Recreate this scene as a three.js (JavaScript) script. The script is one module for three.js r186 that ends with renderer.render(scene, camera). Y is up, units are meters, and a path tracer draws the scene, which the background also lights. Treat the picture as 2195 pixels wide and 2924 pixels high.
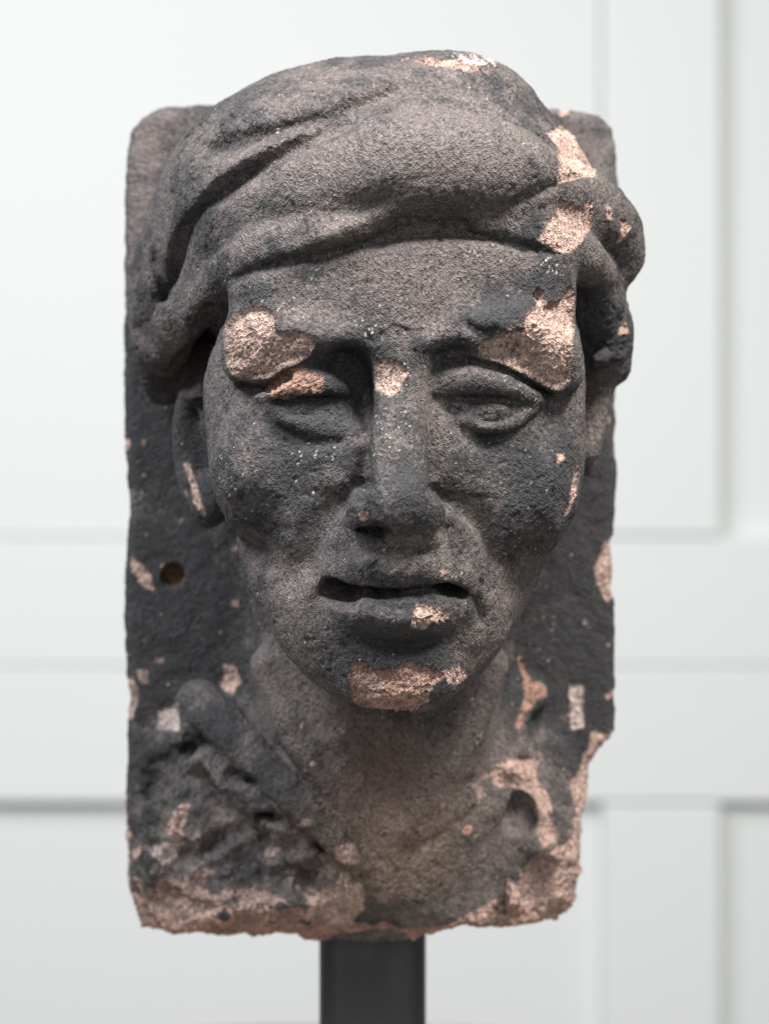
import * as THREE from 'three';
import { RoundedBoxGeometry } from 'three/addons/geometries/RoundedBoxGeometry.js';
import { RectAreaLightUniformsLib } from 'three/addons/lights/RectAreaLightUniformsLib.js';

// ------------------------------------------------------------------ camera, light, exposure
const RES = 0.0008;                       // size of the sculpting cells, metres
const DIST = 1.0;                         // camera to the face of the stone slab
const scene = new THREE.Scene();
const camera = new THREE.PerspectiveCamera(27.95, 768 / 1024, 0.02, 60);
camera.position.set(0, 0, DIST);
camera.lookAt(0, 0, 0);
camera.focus = 0.842;
camera.userData.fStop = 6.3;
const renderer = new THREE.WebGLRenderer({ antialias: true });
renderer.setSize(768, 1024);
renderer.toneMapping = THREE.LinearToneMapping;
renderer.toneMappingExposure = 1.07;
renderer.shadowMap.enabled = true;
RectAreaLightUniformsLib.init();
scene.background = new THREE.Color(0.18, 0.187, 0.193);
function softbox(name, [x, y, z], [tx, ty, tz], w, h, intensity, color) {
  const l = new THREE.RectAreaLight(color, intensity, w, h);
  l.name = name; l.position.set(x, y, z); l.lookAt(tx, ty, tz); scene.add(l);
}
softbox('key_light', [-0.62, 0.98, 0.80], [0, 0.02, 0.08], 0.45, 0.36, 52, 0xf8faff);
softbox('second_light', [0.55, 1.08, 0.74], [0, 0.02, 0.08], 0.45, 0.36, 108, 0xfff8f2);
softbox('fill_light', [0.1, 0.30, 1.6], [0, 0, 0.05], 1.2, 0.5, 4.5, 0xffffff);
softbox('wall_light', [-2.4, 2.4, 0.7], [0.0, 0.0, -2.2], 1.4, 1.0, 21, 0xfafcff);

// ------------------------------------------------------------------ helpers
const KS = 0.00017026;                    // metres per photograph pixel at the slab face
const sc = (z) => KS * (DIST - z) / DIST;
const W = (px, py, z) => [(px - 1097.5) * sc(z), -(py - 1462) * sc(z), z];
const { min, max, abs, sqrt, floor, exp } = Math;
const clamp = (v, a, b) => v < a ? a : v > b ? b : v;
const sstep = (a, b, v) => { const t = clamp((v - a) / (b - a), 0, 1); return t * t * (3 - 2 * t); };
const mixn = (a, b, t) => a + (b - a) * t;
let seed = 12345;
const rnd = () => { seed = (seed * 1664525 + 1013904223) >>> 0; return seed / 4294967296; };
function hash(i, j, k) {
  let h = Math.imul(i, 374761393) ^ Math.imul(j, 668265263) ^ Math.imul(k, 2147483647 - 1274126177);
  h = Math.imul(h ^ (h >>> 13), 1274126177); h ^= h >>> 16;
  return (h & 0xffff) / 65535;
}
function noise(x, y, z) {                 // value noise, -1..1
  const i = floor(x), j = floor(y), k = floor(z);
  let u = x - i, v = y - j, w = z - k;
  u = u * u * (3 - 2 * u); v = v * v * (3 - 2 * v); w = w * w * (3 - 2 * w);
  const a = mixn(mixn(hash(i, j, k), hash(i + 1, j, k), u), mixn(hash(i, j + 1, k), hash(i + 1, j + 1, k), u), v);
  const b = mixn(mixn(hash(i, j, k + 1), hash(i + 1, j, k + 1), u), mixn(hash(i, j + 1, k + 1), hash(i + 1, j + 1, k + 1), u), v);
  return mixn(a, b, w) * 2 - 1;
}
function fbm(x, y, z, scale, oct) {       // scale in metres
  let s = 0, a = 0.5, f = 1 / scale;
  for (let o = 0; o < oct; o++) { s += a * noise(x * f + o * 17.3, y * f - o * 9.1, z * f + o * 5.7); a *= 0.5; f *= 2.03; }
  return s;
}

// ------------------------------------------------------------------ joining shapes, finding the surface, chisel lines
const prims = [];
let hit = -1;
function evalList(list, x, y, z) {
  let d = 1; hit = 0;
  for (let i = 0; i < list.length; i++) {
    const p = list[i], e = p.f(x, y, z), k = p.k;
    if (p.op === 'u') {
      if (e < d) hit = p.label;
      if (k > 0) { const h = k - abs(e - d); d = e < d ? e : d; if (h > 0) d -= h * h / k * 0.25; } else if (e < d) d = e;
    } else if (p.op === 'd') { d += p.f(x, y, z); } else {
      const s = p.op === 's' ? -e : e, h = k - abs(s - d);
      d = s > d ? s : d; if (h > 0 && k > 0) d += h * h / k * 0.25;
    }
  }
  return d;
}

// the depth of the stone at a pixel of the photograph, found by walking in from the lens
const seen = new Map();
function surf(px, py, stage = prims) {
  const key = px + ':' + py + ':' + stage.length; if (seen.has(key)) return seen.get(key);
  const dx = (px - 1097.5) * KS / DIST, dy = -(py - 1462) * KS / DIST, q = sqrt(1 + dx * dx + dy * dy); let t = 0.76;
  for (let i = 0; i < 90; i++) { const d = evalList(stage, dx * t, dy * t, DIST - t); if (d < 0.0002 || t > 1.1) break; t += d * 0.8 / q; }
  const z = t > 1.02 ? 0 : DIST - t; seen.set(key, z); return z;
}
// a chisel line drawn on the surface: a groove (depth > 0) or a ridge (depth < 0), with its own width on either side of the line
function stroke(depth, wa, wb, pts, taper = 0.25, zr = 0.03, warp = 0.0004) {
  const dp = depth * 0.001, P = pts.map(([px, py]) => new THREE.Vector3(...W(px, py, surf(px, py)))), n = (P.length - 1) * 4, Q = [];
  const curve = new THREE.CatmullRomCurve3(P, false, 'centripetal');
  for (let i = 0; i <= n; i++) { const q = curve.getPoint(i / n); Q.push([q.x, q.y, q.z]); }
  const m = max(wa, wb) * 0.001 * 2.6, lo = [9, 9, 9], hi = [-9, -9, -9];
  for (const q of Q) for (let a = 0; a < 3; a++) { lo[a] = min(lo[a], q[a] - (a === 2 ? zr : m)); hi[a] = max(hi[a], q[a] + (a === 2 ? zr : m)); }
  const A = 1000 / wa, B = 1000 / wb;
  prims.push({ op: 'd', label: -1, k: 0, lo, hi, f: (x, y, z) => {
    if (x < lo[0] || x > hi[0] || y < lo[1] || y > hi[1] || z < lo[2] || z > hi[2]) return 0;
    let best = 9, side = 1, along = 0, zz = 0;
    for (let i = 0; i < n; i++) {
      const a = Q[i], b = Q[i + 1], ex = b[0] - a[0], ey = b[1] - a[1], wx = x - a[0], wy = y - a[1], t = clamp((wx * ex + wy * ey) / (ex * ex + ey * ey + 1e-12), 0, 1), vx = wx - t * ex, vy = wy - t * ey, e = vx * vx + vy * vy;
      if (e < best) { best = e; side = ex * wy - ey * wx; along = (i + t) / n; zz = mixn(a[2], b[2], t); }
    }
    const u = max(0, sqrt(best) + warp * noise(x * 330, y * 330, z * 330)) * (side > 0 ? A : B) * (1 + 0.12 * noise(x * 140, y * 140, 4));
    if (u > 2.6) return 0;
    const fade = taper > 0 ? sstep(0, taper, along) * sstep(0, taper, 1 - along) : 1, dz = (z - zz) / zr;
    return dp * exp(-u * u) * fade * max(0, 1 - dz * dz);
  } });
}

// ------------------------------------------------------------------ the carved stone as a field of distances
const LABELS = ['back_slab', 'neck', 'garment', 'face', 'nose', 'mouth', 'left_eye', 'right_eye', 'ear_one', 'ear_two', 'cap', 'hair', 'hair_two'];
const L = Object.fromEntries(LABELS.map((n, i) => [n, i]));
function add(op, label, k, f, lo, hi) { prims.push({ op, label: label == null ? -1 : L[label], k: k * 0.001, f, lo, hi }); }
function ell(op, label, k, px, py, z, rx, ry, rz, turn = 0, tip = 0) {
  // an ellipsoid, radii in mm, turned in the plane (degrees) and tipped about x (degrees)
  const [cx, cy, cz] = W(px, py, z), a = rx * 0.001, b = ry * 0.001, c = rz * 0.001, ct = Math.cos(turn * Math.PI / 180), st = Math.sin(turn * Math.PI / 180), cp = Math.cos(tip * Math.PI / 180), sp = Math.sin(tip * Math.PI / 180);
  const R = max(a, b, c), f = (x, y, z) => {
    x -= cx; y -= cy; z -= cz;
    const y1 = cp * y + sp * z, z1 = -sp * y + cp * z, x2 = ct * x + st * y1, y2 = -st * x + ct * y1;
    const u = x2 / a, v = y2 / b, w = z1 / c, k0 = sqrt(u * u + v * v + w * w), g = sqrt(u * u / a / a + v * v / b / b + w * w / c / c);
    return k0 < 1e-4 ? -min(a, b, c) : k0 * (k0 - 1) / g;
  };
  add(op, label, k, f, [cx - R, cy - R, cz - R], [cx + R, cy + R, cz + R]);
}
function chain(op, label, k, pts) {
  // a rope of tapering capsules through [px, py, z, radius mm], smoothed by a spline
  const P = pts.map(([px, py, z]) => new THREE.Vector3(...W(px, py, z))), n = (P.length - 1) * (P.length > 2 ? 4 : 1);
  const curve = P.length > 2 ? new THREE.CatmullRomCurve3(P, false, 'centripetal') : null, Q = [];
  for (let i = 0; i <= n; i++) {
    const t = i / n * (P.length - 1), j = min(P.length - 2, floor(t)), u = t - j, q = curve ? curve.getPoint(i / n) : P[0].clone().lerp(P[1], i / n);
    Q.push([q.x, q.y, q.z, mixn(pts[j][3], pts[j + 1][3], u * u * (3 - 2 * u)) * 0.001]);
  }
  const lo = [9, 9, 9], hi = [-9, -9, -9], segs = [];
  for (const q of Q) for (let a = 0; a < 3; a++) { lo[a] = min(lo[a], q[a] - q[3]); hi[a] = max(hi[a], q[a] + q[3]); }
  for (let i = 0; i + 1 < Q.length; i++) {
    const [ax, ay, az, ar] = Q[i], [bx, by, bz, br] = Q[i + 1], dx = bx - ax, dy = by - ay, dz = bz - az;
    segs.push([ax, ay, az, ar, dx, dy, dz, br - ar, 1 / max(1e-12, dx * dx + dy * dy + dz * dz)]);
  }
  const f = (x, y, z) => {
    let d = 9;
    for (let i = 0; i < segs.length; i++) {
      const s = segs[i], ux = x - s[0], uy = y - s[1], uz = z - s[2];
      let t = (ux * s[4] + uy * s[5] + uz * s[6]) * s[8]; t = t < 0 ? 0 : t > 1 ? 1 : t;
      const vx = ux - t * s[4], vy = uy - t * s[5], vz = uz - t * s[6], e = sqrt(vx * vx + vy * vy + vz * vz) - s[3] - t * s[7];
      if (e < d) d = e;
    }
    return d;
  };
  add(op, label, k, f, lo, hi);
}
function polygon(pts, z) {                 // distance to a closed outline in the plane, negative inside
  const P = pts.map(([px, py]) => W(px, py, z)), n = P.length, lo = [9, 9], hi = [-9, -9];
  for (const p of P) { lo[0] = min(lo[0], p[0]); lo[1] = min(lo[1], p[1]); hi[0] = max(hi[0], p[0]); hi[1] = max(hi[1], p[1]); }
  const f = (x, y) => {
    let d = 9, s = 1;
    for (let i = 0, j = n - 1; i < n; j = i++) {
      const ax = P[i][0], ay = P[i][1], ex = P[j][0] - ax, ey = P[j][1] - ay, wx = x - ax, wy = y - ay, t = clamp((wx * ex + wy * ey) / (ex * ex + ey * ey), 0, 1), bx = wx - ex * t, by = wy - ey * t;
      d = min(d, bx * bx + by * by);
      const c1 = y >= ay, c2 = y < P[j][1], c3 = ex * wy > ey * wx;
      if ((c1 && c2 && c3) || (!c1 && !c2 && !c3)) s = -s;
    }
    return s * sqrt(d);
  };
  return { f, lo, hi };
}
const box = (lo, hi) => [lo, hi];

// --- the slab with its broken outline
const OUT = polygon([[353, 560], [358, 440], [372, 372], [405, 330], [460, 305], [540, 298], [640, 296], [1100, 290], [1500, 296], [1610, 306], [1660, 312], [1712, 326], [1748, 360], [1760, 410], [1765, 520], [1768, 800], [1762, 1100], [1757, 1180], [1760, 1320], [1755, 1500], [1755, 1700], [1752, 1900], [1756, 2080], [1748, 2112], [1715, 2140], [1692, 2185], [1684, 2260], [1662, 2345], [1648, 2440], [1640, 2520], [1618, 2590], [1582, 2622], [1480, 2622], [1330, 2612], [1225, 2630], [1190, 2655], [1130, 2684], [1060, 2692], [960, 2680], [880, 2662], [790, 2655], [640, 2658], [520, 2650], [430, 2660], [396, 2660], [378, 2600], [362, 2520], [358, 2400], [362, 2200], [360, 2000], [356, 1750], [364, 1400], [352, 1150], [354, 900]], 0);
const BACK = -0.075;
add('u', 'back_slab', 0, (x, y, z) => {
  const d = OUT.f(x, y) + 0.006, e = max(z - 0, BACK - z) + 0.006, a = max(d, 0), b = max(e, 0);
  return min(max(d, e), 0) + sqrt(a * a + b * b) - 0.006;
}, [OUT.lo[0], OUT.lo[1], BACK], [OUT.hi[0], OUT.hi[1], 0]);
// --- neck and chest
chain('u', 'neck', 14, [[1085, 1350, 0.015, 60], [1085, 1750, 0.010, 61], [1090, 2100, -0.002, 62], [1090, 2300, -0.016, 66]]);
ell('u', 'neck', 16, 1085, 2480, -0.012, 76, 48, 46);
chain('u', 'neck', 10, [[770, 1900, 0.046, 9], [880, 2150, 0.046, 8], [1010, 2360, 0.040, 7], [1060, 2440, 0.034, 5]]);
chain('u', 'neck', 10, [[1400, 1900, 0.046, 9], [1290, 2150, 0.046, 8], [1180, 2340, 0.040, 7], [1120, 2440, 0.034, 5]]);
ell('s', null, 14, 1085, 2230, 0.068, 15, 30, 13);
stroke(-3.2, 5, 6, [[780, 1950], [865, 2150], [980, 2330], [1050, 2430]], 0.2);
stroke(-3.2, 6, 5, [[1400, 1960], [1305, 2150], [1190, 2320], [1125, 2420]], 0.2);
stroke(3.5, 8, 8, [[1090, 2060], [1085, 2220], [1085, 2360]], 0.35);
// --- garment: lapels and cloth over the chest, broken away at the bottom
const clip = (f) => (x, y, z) => max(f(x, y, z), OUT.f(x, y));
function cloth(k, f, lo, hi) { add('u', 'garment', k, clip(f), lo, hi); }
ell('u', 'garment', 8, 640, 2330, -0.006, 46, 62, 32, -12);
ell('u', 'garment', 8, 1480, 2330, -0.008, 34, 56, 32, 14);
ell('u', 'garment', 10, 1040, 2580, -0.004, 92, 26, 36);
chain('u', 'garment', 2.5, [[570, 2010, 0.016, 12], [655, 2085, 0.032, 11], [765, 2190, 0.040, 10.5], [880, 2295, 0.046, 10], [970, 2385, 0.047, 9], [1035, 2455, 0.043, 6]]);
chain('u', 'garment', 9, [[1500, 1990, 0.006, 8], [1460, 2130, 0.018, 8], [1410, 2260, 0.024, 8], [1300, 2370, 0.030, 7], [1180, 2440, 0.032, 5]]);
chain('u', 'garment', 6, [[540, 2110, 0.016, 10], [650, 2190, 0.026, 10], [780, 2300, 0.032, 10], [890, 2400, 0.034, 9]]);
ell('u', 'garment', 5, 572, 2020, 0.014, 11, 13, 13);
chain('s', null, 6, [[430, 2240, 0.010, 10], [480, 2160, 0.012, 9]]);
chain('s', null, 6, [[1560, 2080, 0.014, 9], [1600, 2200, 0.018, 8]]);
for (let i = 0; i < 26; i++) {
  const px = 420 + rnd() * 1150, py = 2160 + rnd() * 420;
  if (abs(px - 1090) < (2480 - py) * 0.9 + 60) continue;
  ell(rnd() < 0.5 ? 'u' : 's', rnd() < 0 ? null : 'garment', 4, px, py, 0.020 + rnd() * 0.012, 5 + rnd() * 7, 4 + rnd() * 5, 5 + rnd() * 4, rnd() * 180);
}
stroke(8, 3.2, 2.6, [[505, 2170], [545, 2135], [600, 2120]], 0.3, 0.03, 0.002);
stroke(6, 2.6, 3.4, [[640, 2195], [680, 2222], [740, 2240]], 0.3, 0.03, 0.002);
stroke(4.5, 2, 3.4, [[715, 2328], [770, 2332], [820, 2345]], 0.3, 0.03, 0.002);
stroke(8, 4, 4, [[570, 2440], [610, 2410], [650, 2380]], 0.3);
stroke(5, 4, 4, [[500, 2430], [550, 2450], [600, 2455]], 0.3);
stroke(5, 2.5, 2.5, [[880, 2405], [910, 2420], [930, 2440]], 0.3);
stroke(4, 4, 4, [[760, 2480], [800, 2520], [790, 2580]], 0.3);
stroke(2.5, 4, 1.6, [[700, 2060], [800, 2160], [900, 2260], [1000, 2370], [1060, 2440]], 0.2);
stroke(1.8, 2, 4, [[1120, 2450], [1220, 2410], [1330, 2330], [1400, 2270]], 0.3);
{ // the cloth at lower left has crumbled
  const A = W(330, 2080, 0.02), B = W(960, 2640, 0.02), C = W(560, 2110, 0.03);
  prims.push({ op: 'd', label: -1, k: 0, lo: [A[0], B[1], -0.01], hi: [B[0], A[1], 0.07], f: (x, y, z) => {
    const band = (x - C[0]) * 0.63 + (y - C[1]) * 0.777, m = sstep(A[0], A[0] + 0.012, x) * sstep(0.002, -0.010, band) * sstep(A[1], A[1] - 0.02, y) * sstep(-0.01, 0.008, z);
    return m <= 0 ? 0 : m * (0.0050 * abs(noise(x * 60 + y * 30, y * 60 - x * 30, z * 75 + 3)) + 0.0022 * abs(noise(x * 130 + y * 60 + 8, y * 130 - x * 60, z * 170)) + 0.0008 * noise(x * 380, y * 380, z * 380) - 0.0024);
  } });
}
// everything stays inside the outline of the block below the collar; the underside is broken off at a slant
prims.push({ op: 'i', label: -1, k: 0.003, f: (x, y, z) => y > -0.11 ? -1 : OUT.f(x, y) - 0.0005, lo: [-1, -1, -1], hi: [1, -0.09, 1] });
prims.push({ op: 'i', label: -1, k: 0.003, f: (x, y, z) => {
  const edge = -0.1945 - 0.004 * sstep(-0.02, 0.02, x) + 0.004 * noise(x * 28, 3.3, 1) + 0.0035 * Math.cos((x - 0.015) * 30) * 0 + 0.0025 * noise(x * 90, 8, 2);
  return (-(y - edge) * 0.8 + (z - 0.014) * 0.6 - 0.0045);
}, lo: [-1, -1, -1], hi: [1, -0.16, 1] });
// --- head
ell('u', 'face', 0, 1120, 930, 0.060, 80, 82, 98);
chain('u', 'face', 10, [[1122, 1230, 0.085, 76], [1122, 1480, 0.093, 69], [1114, 1600, 0.100, 58.5]]);
ell('u', 'face', 8, 668, 1120, 0.104, 13, 32, 25);
ell('u', 'face', 8, 1590, 1130, 0.108, 12, 34, 26);
ell('u', 'face', 12, 1122, 1735, 0.111, 48, 43, 46);
// broad flat forehead
add('u', 'face', 10, (() => {
  const [cx, cy, cz] = W(1146, 900, 0.110), hx = 0.0725 - 0.015, hy = 0.036 - 0.015, hz = 0.052 - 0.015;
  return (x, y, z) => { const qx = abs(x - cx) - hx, qy = abs(y - cy) - hy, qz = abs(z - cz + 1.6 * (x - cx) * (x - cx)) - hz, a = max(qx, 0), b = max(qy, 0), c = max(qz, 0); return (min(max(qx, qy, qz), 0) + sqrt(a * a + b * b + c * c) - 0.015) * 0.95; };
})(), [-0.09, 0.02, 0.04], [0.11, 0.14, 0.18]);
// cheekbones, muzzle and chin
ell('u', 'face', 16, 745, 1330, 0.125, 21, 28, 26);
ell('u', 'face', 16, 1500, 1360, 0.124, 23, 34, 26);
ell('u', 'face', 12, 1130, 1640, 0.136, 34, 24, 26);
ell('u', 'face', 10, 1145, 1930, 0.136, 25, 16, 19);
// brows
chain('u', 'face', 8, [[690, 1030, 0.144, 7], [700, 970, 0.146, 9], [780, 950, 0.153, 9], [880, 955, 0.158, 8], [1010, 985, 0.157, 8]]);
chain('u', 'face', 8, [[1250, 985, 0.157, 8], [1350, 945, 0.159, 8], [1480, 930, 0.157, 9], [1575, 985, 0.151, 10], [1600, 1060, 0.144, 9]]);
// eye sockets
chain('s', null, 9, [[1005, 1095, 0.160, 15], [930, 1125, 0.168, 16], [820, 1150, 0.168, 12], [750, 1140, 0.159, 8]]);
chain('s', null, 9, [[1265, 1090, 0.168, 13], [1350, 1120, 0.172, 15], [1450, 1140, 0.169, 11], [1545, 1150, 0.160, 6]]);
// cheeks beside the nose, temples, hollow cheeks
chain('s', null, 14, [[960, 1300, 0.180, 14], [900, 1420, 0.181, 12]]);
chain('s', null, 14, [[1310, 1300, 0.180, 14], [1370, 1420, 0.181, 12]]);
ell('s', null, 16, 690, 1570, 0.152, 11, 16, 12);
// --- eyes
ell('u', 'left_eye', 3, 880, 1145, 0.1405, 15, 12, 12);
chain('u', 'left_eye', 3, [[752, 1128, 0.147, 4], [830, 1100, 0.1525, 5.5], [905, 1096, 0.154, 5.5], [970, 1112, 0.149, 4], [1010, 1128, 0.143, 2]]);
chain('u', 'left_eye', 5, [[775, 1165, 0.146, 2.5], [830, 1198, 0.151, 3.2], [900, 1212, 0.152, 3.2], [970, 1196, 0.149, 3], [1010, 1165, 0.144, 2]]);
ell('u', 'right_eye', 4, 1400, 1160, 0.1430, 14, 11, 12);
chain('u', 'right_eye', 3, [[1215, 1128, 0.146, 3], [1280, 1090, 0.1525, 6], [1360, 1082, 0.156, 7], [1450, 1098, 0.153, 6.5], [1515, 1126, 0.148, 4.5], [1548, 1142, 0.143, 2.5]]);
chain('u', 'right_eye', 4, [[1285, 1168, 0.147, 2.5], [1322, 1200, 0.152, 3.4], [1380, 1220, 0.1538, 3.8], [1450, 1208, 0.152, 3.4], [1515, 1170, 0.147, 2.2]]);
ell('u', 'right_eye', 1.5, 1405, 1166, 0.1545, 6.5, 4, 2.6);
ell('s', null, 1.5, 1405, 1166, 0.1586, 2.6, 1.6, 1.5);
// fold above the outer right lid, scar on the right brow
// --- nose
chain('u', 'nose', 7, [[1118, 985, 0.150, 9.5], [1116, 1150, 0.156, 9.5], [1120, 1290, 0.167, 9.5], [1128, 1400, 0.174, 10]]);
chain('u', 'nose', 5, [[1158, 985, 0.150, 9.5], [1164, 1150, 0.156, 9], [1162, 1290, 0.166, 9], [1166, 1400, 0.172, 9.5]]);
ell('u', 'nose', 6, 1136, 1440, 0.176, 12.5, 12, 13);
ell('u', 'nose', 2.5, 1034, 1452, 0.1690, 9.5, 10, 12);
ell('u', 'nose', 6, 1170, 1528, 0.164, 12, 9, 9);
ell('u', 'nose', 4, 1218, 1460, 0.167, 8.5, 11.5, 12);
ell('s', null, 2, 1085, 1512, 0.176, 4.5, 3.5, 7);
// --- mouth
chain('u', 'mouth', 6, [[960, 1640, 0.153, 6], [1040, 1630, 0.159, 7.5], [1120, 1635, 0.161, 7], [1220, 1640, 0.159, 7], [1310, 1650, 0.153, 6]]);
chain('u', 'mouth', 9, [[985, 1725, 0.151, 5], [1060, 1742, 0.157, 6.5], [1150, 1750, 0.158, 6.5], [1240, 1745, 0.155, 5.5], [1310, 1728, 0.150, 4]]);
chain('u', 'face', 3, [[1120, 1540, 0.163, 2.5], [1090, 1580, 0.1625, 2.5], [1075, 1620, 0.1625, 3]]);
ell('s', null, 1.5, 968, 1678, 0.156, 7.8, 2.6, 8.5, -10);
ell('s', null, 1.5, 1085, 1690, 0.159, 4.5, 1.8, 7);
ell('s', null, 1.5, 1295, 1683, 0.154, 6, 1.7, 7, -8);
// --- ears
chain('u', 'ear_one', 3, [[618, 1090, 0.068, 5], [566, 1100, 0.066, 5], [532, 1155, 0.060, 5], [524, 1240, 0.057, 5.5], [536, 1310, 0.057, 5], [554, 1365, 0.059, 5]]);
chain('u', 'ear_one', 3, [[565, 1130, 0.070, 4], [592, 1200, 0.071, 4.5], [600, 1270, 0.070, 3.5]]);
ell('u', 'ear_one', 4, 600, 1425, 0.060, 9.5, 13, 10);
ell('u', 'ear_one', 4, 605, 1260, 0.048, 18, 38, 13);
chain('s', null, 3, [[570, 1150, 0.071, 2.5], [578, 1190, 0.072, 2.5]]);
chain('s', null, 3, [[560, 1225, 0.066, 3.5], [572, 1270, 0.066, 5], [585, 1325, 0.066, 4.5]]);
chain('u', 'ear_two', 2.5, [[1690, 980, 0.066, 6], [1712, 1080, 0.062, 6], [1700, 1180, 0.062, 5.5], [1676, 1290, 0.064, 6]]);
ell('u', 'ear_two', 4, 1670, 1150, 0.052, 10, 34, 12);
// --- hair clump under the cap on the right
ell('u', 'hair', 8, 1690, 815, 0.085, 11, 15, 18);
ell('u', 'hair', 8, 1705, 880, 0.076, 13, 15, 18);
ell('u', 'hair', 8, 1730, 960, 0.068, 11.5, 15, 16);
ell('u', 'hair', 8, 1738, 1035, 0.062, 9, 10, 12);
for (let i = 0; i < 14; i++) ell(i % 2 ? 'u' : 's', 'hair', 3, 1685 + rnd() * 85, 850 + rnd() * 210, 0.086 - rnd() * 0.012, 3 + rnd() * 2, 2.5 + rnd() * 2, 3 + rnd() * 2, rnd() * 90);
// --- cap
add('u', 'cap', 5, (() => {
  const [cx, cy, cz] = W(1080, 640, 0.048), a = 0.1035, b = 0.0735, c = 0.116, [hx, hy, hz] = W(1150, 668, 0.165);
  const nx = 0.16, ny = -0.93, nz = 0.33;
  return (x, y, z) => {
    const u = (x - cx) / a, v = (y - cy) / b, w = (z - cz) / c, k0 = sqrt(u * u + v * v + w * w), g = sqrt(u * u / a / a + v * v / b / b + w * w / c / c), e = k0 < 1e-4 ? -b : k0 * (k0 - 1) / g;
    const pl = (x - hx) * nx + (y - hy) * ny + (z - hz) * nz - 0.001, k = 0.012, h = max(k - abs(e - pl), 0) / k;
    return max(e, pl) + h * h * k * 0.25;
  };
})(), [-0.12, 0, -0.08], [0.12, 0.2, 0.18]);
chain('u', 'cap', 8, [[1650, 590, 0.110, 14], [1560, 560, 0.131, 17], [1400, 495, 0.149, 22], [1200, 485, 0.154, 23], [1000, 530, 0.149, 20], [830, 600, 0.134, 17], [710, 690, 0.116, 14], [580, 790, 0.100, 11], [510, 905, 0.084, 10], [478, 990, 0.070, 8]]);
chain('u', 'cap', 5, [[530, 960, 0.082, 7], [580, 860, 0.106, 8], [668, 765, 0.133, 8.5], [760, 715, 0.146, 9], [850, 692, 0.155, 9], [960, 658, 0.161, 9], [1080, 625, 0.159, 9]]);
chain('u', 'cap', 5, [[1080, 315, 0.134, 8], [930, 370, 0.130, 9], [800, 425, 0.124, 10], [680, 490, 0.110, 10.5], [575, 590, 0.092, 11], [500, 720, 0.076, 11], [455, 850, 0.062, 10], [455, 960, 0.056, 9], [472, 1030, 0.054, 6]]);
chain('u', 'cap', 6, [[600, 760, 0.104, 11], [530, 890, 0.084, 11], [492, 980, 0.066, 9], [480, 1030, 0.058, 6]]);
chain('u', 'cap', 8, [[520, 600, 0.052, 14], [470, 730, 0.050, 13], [440, 880, 0.048, 11], [455, 1000, 0.044, 9]]);
chain('u', 'cap', 8, [[1380, 632, 0.156, 8], [1490, 662, 0.150, 8.5], [1580, 690, 0.140, 9], [1660, 735, 0.124, 10], [1700, 780, 0.104, 9]]);
chain('u', 'cap', 6, [[440, 950, 0.048, 10], [452, 1030, 0.036, 10], [470, 1105, 0.020, 9]]);
ell('u', 'cap', 6, 465, 950, 0.056, 13, 15, 12);
ell('u', 'cap', 12, 1290, 300, 0.090, 34, 22, 34);
chain('u', 'cap', 5, [[1440, 590, 0.138, 9], [1540, 555, 0.126, 14], [1640, 580, 0.110, 17], [1730, 650, 0.092, 15], [1765, 730, 0.082, 12], [1740, 790, 0.080, 9]]);
chain('s', null, 3, [[624, 862, 0.135, 4.5], [590, 945, 0.120, 7], [548, 1010, 0.108, 8], [500, 1076, 0.092, 7.5]]);
chain('s', null, 3, [[618, 880, 0.115, 5.5], [588, 960, 0.100, 8], [548, 1030, 0.088, 8], [505, 1085, 0.080, 7]]);
chain('s', null, 3, [[602, 940, 0.086, 5], [562, 1010, 0.076, 8], [518, 1078, 0.068, 7]]);
ell('u', 'hair_two', 5, 578, 1005, 0.026, 18, 24, 22);
// --- chisel work on the cap
stroke(6.2, 5.8, 4.4, [[1260, 235], [1090, 274], [945, 332], [830, 364], [733, 394], [620, 420], [545, 470]], 0.22);
stroke(-3.8, 4.5, 4.5, [[1010, 330], [870, 386], [760, 424], [650, 492], [560, 584], [492, 700], [452, 820]], 0.2);
stroke(7.5, 4.4, 4.2, [[1060, 330], [945, 372], [782, 449], [637, 541], [570, 590], [521, 668], [493, 772], [464, 880]], 0.15);
stroke(2.6, 4, 5, [[1230, 515], [1130, 556], [1090, 578], [974, 620], [830, 682], [770, 715]], 0.3);
stroke(-1.6, 3, 3, [[1180, 560], [1080, 610], [974, 652], [850, 702]], 0.3);
stroke(3.0, 2.2, 2.2, [[1420, 600], [1505, 563], [1572, 531], [1640, 508], [1700, 515]], 0.3);
stroke(5, 3, 3, [[430, 700], [448, 760], [470, 830], [484, 880]], 0.3);
stroke(2.5, 4, 4, [[395, 900], [402, 945], [420, 990]], 0.4);
stroke(3.4, 2.2, 2.6, [[648, 820], [690, 785], [740, 764], [850, 738], [950, 715], [1050, 694], [1180, 674], [1300, 667], [1400, 677], [1480, 699], [1570, 716], [1625, 735]], 0.12);
stroke(4.2, 7, 6, [[940, 690], [1060, 662], [1180, 642], [1300, 632], [1420, 645], [1530, 692]], 0.25);
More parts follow.
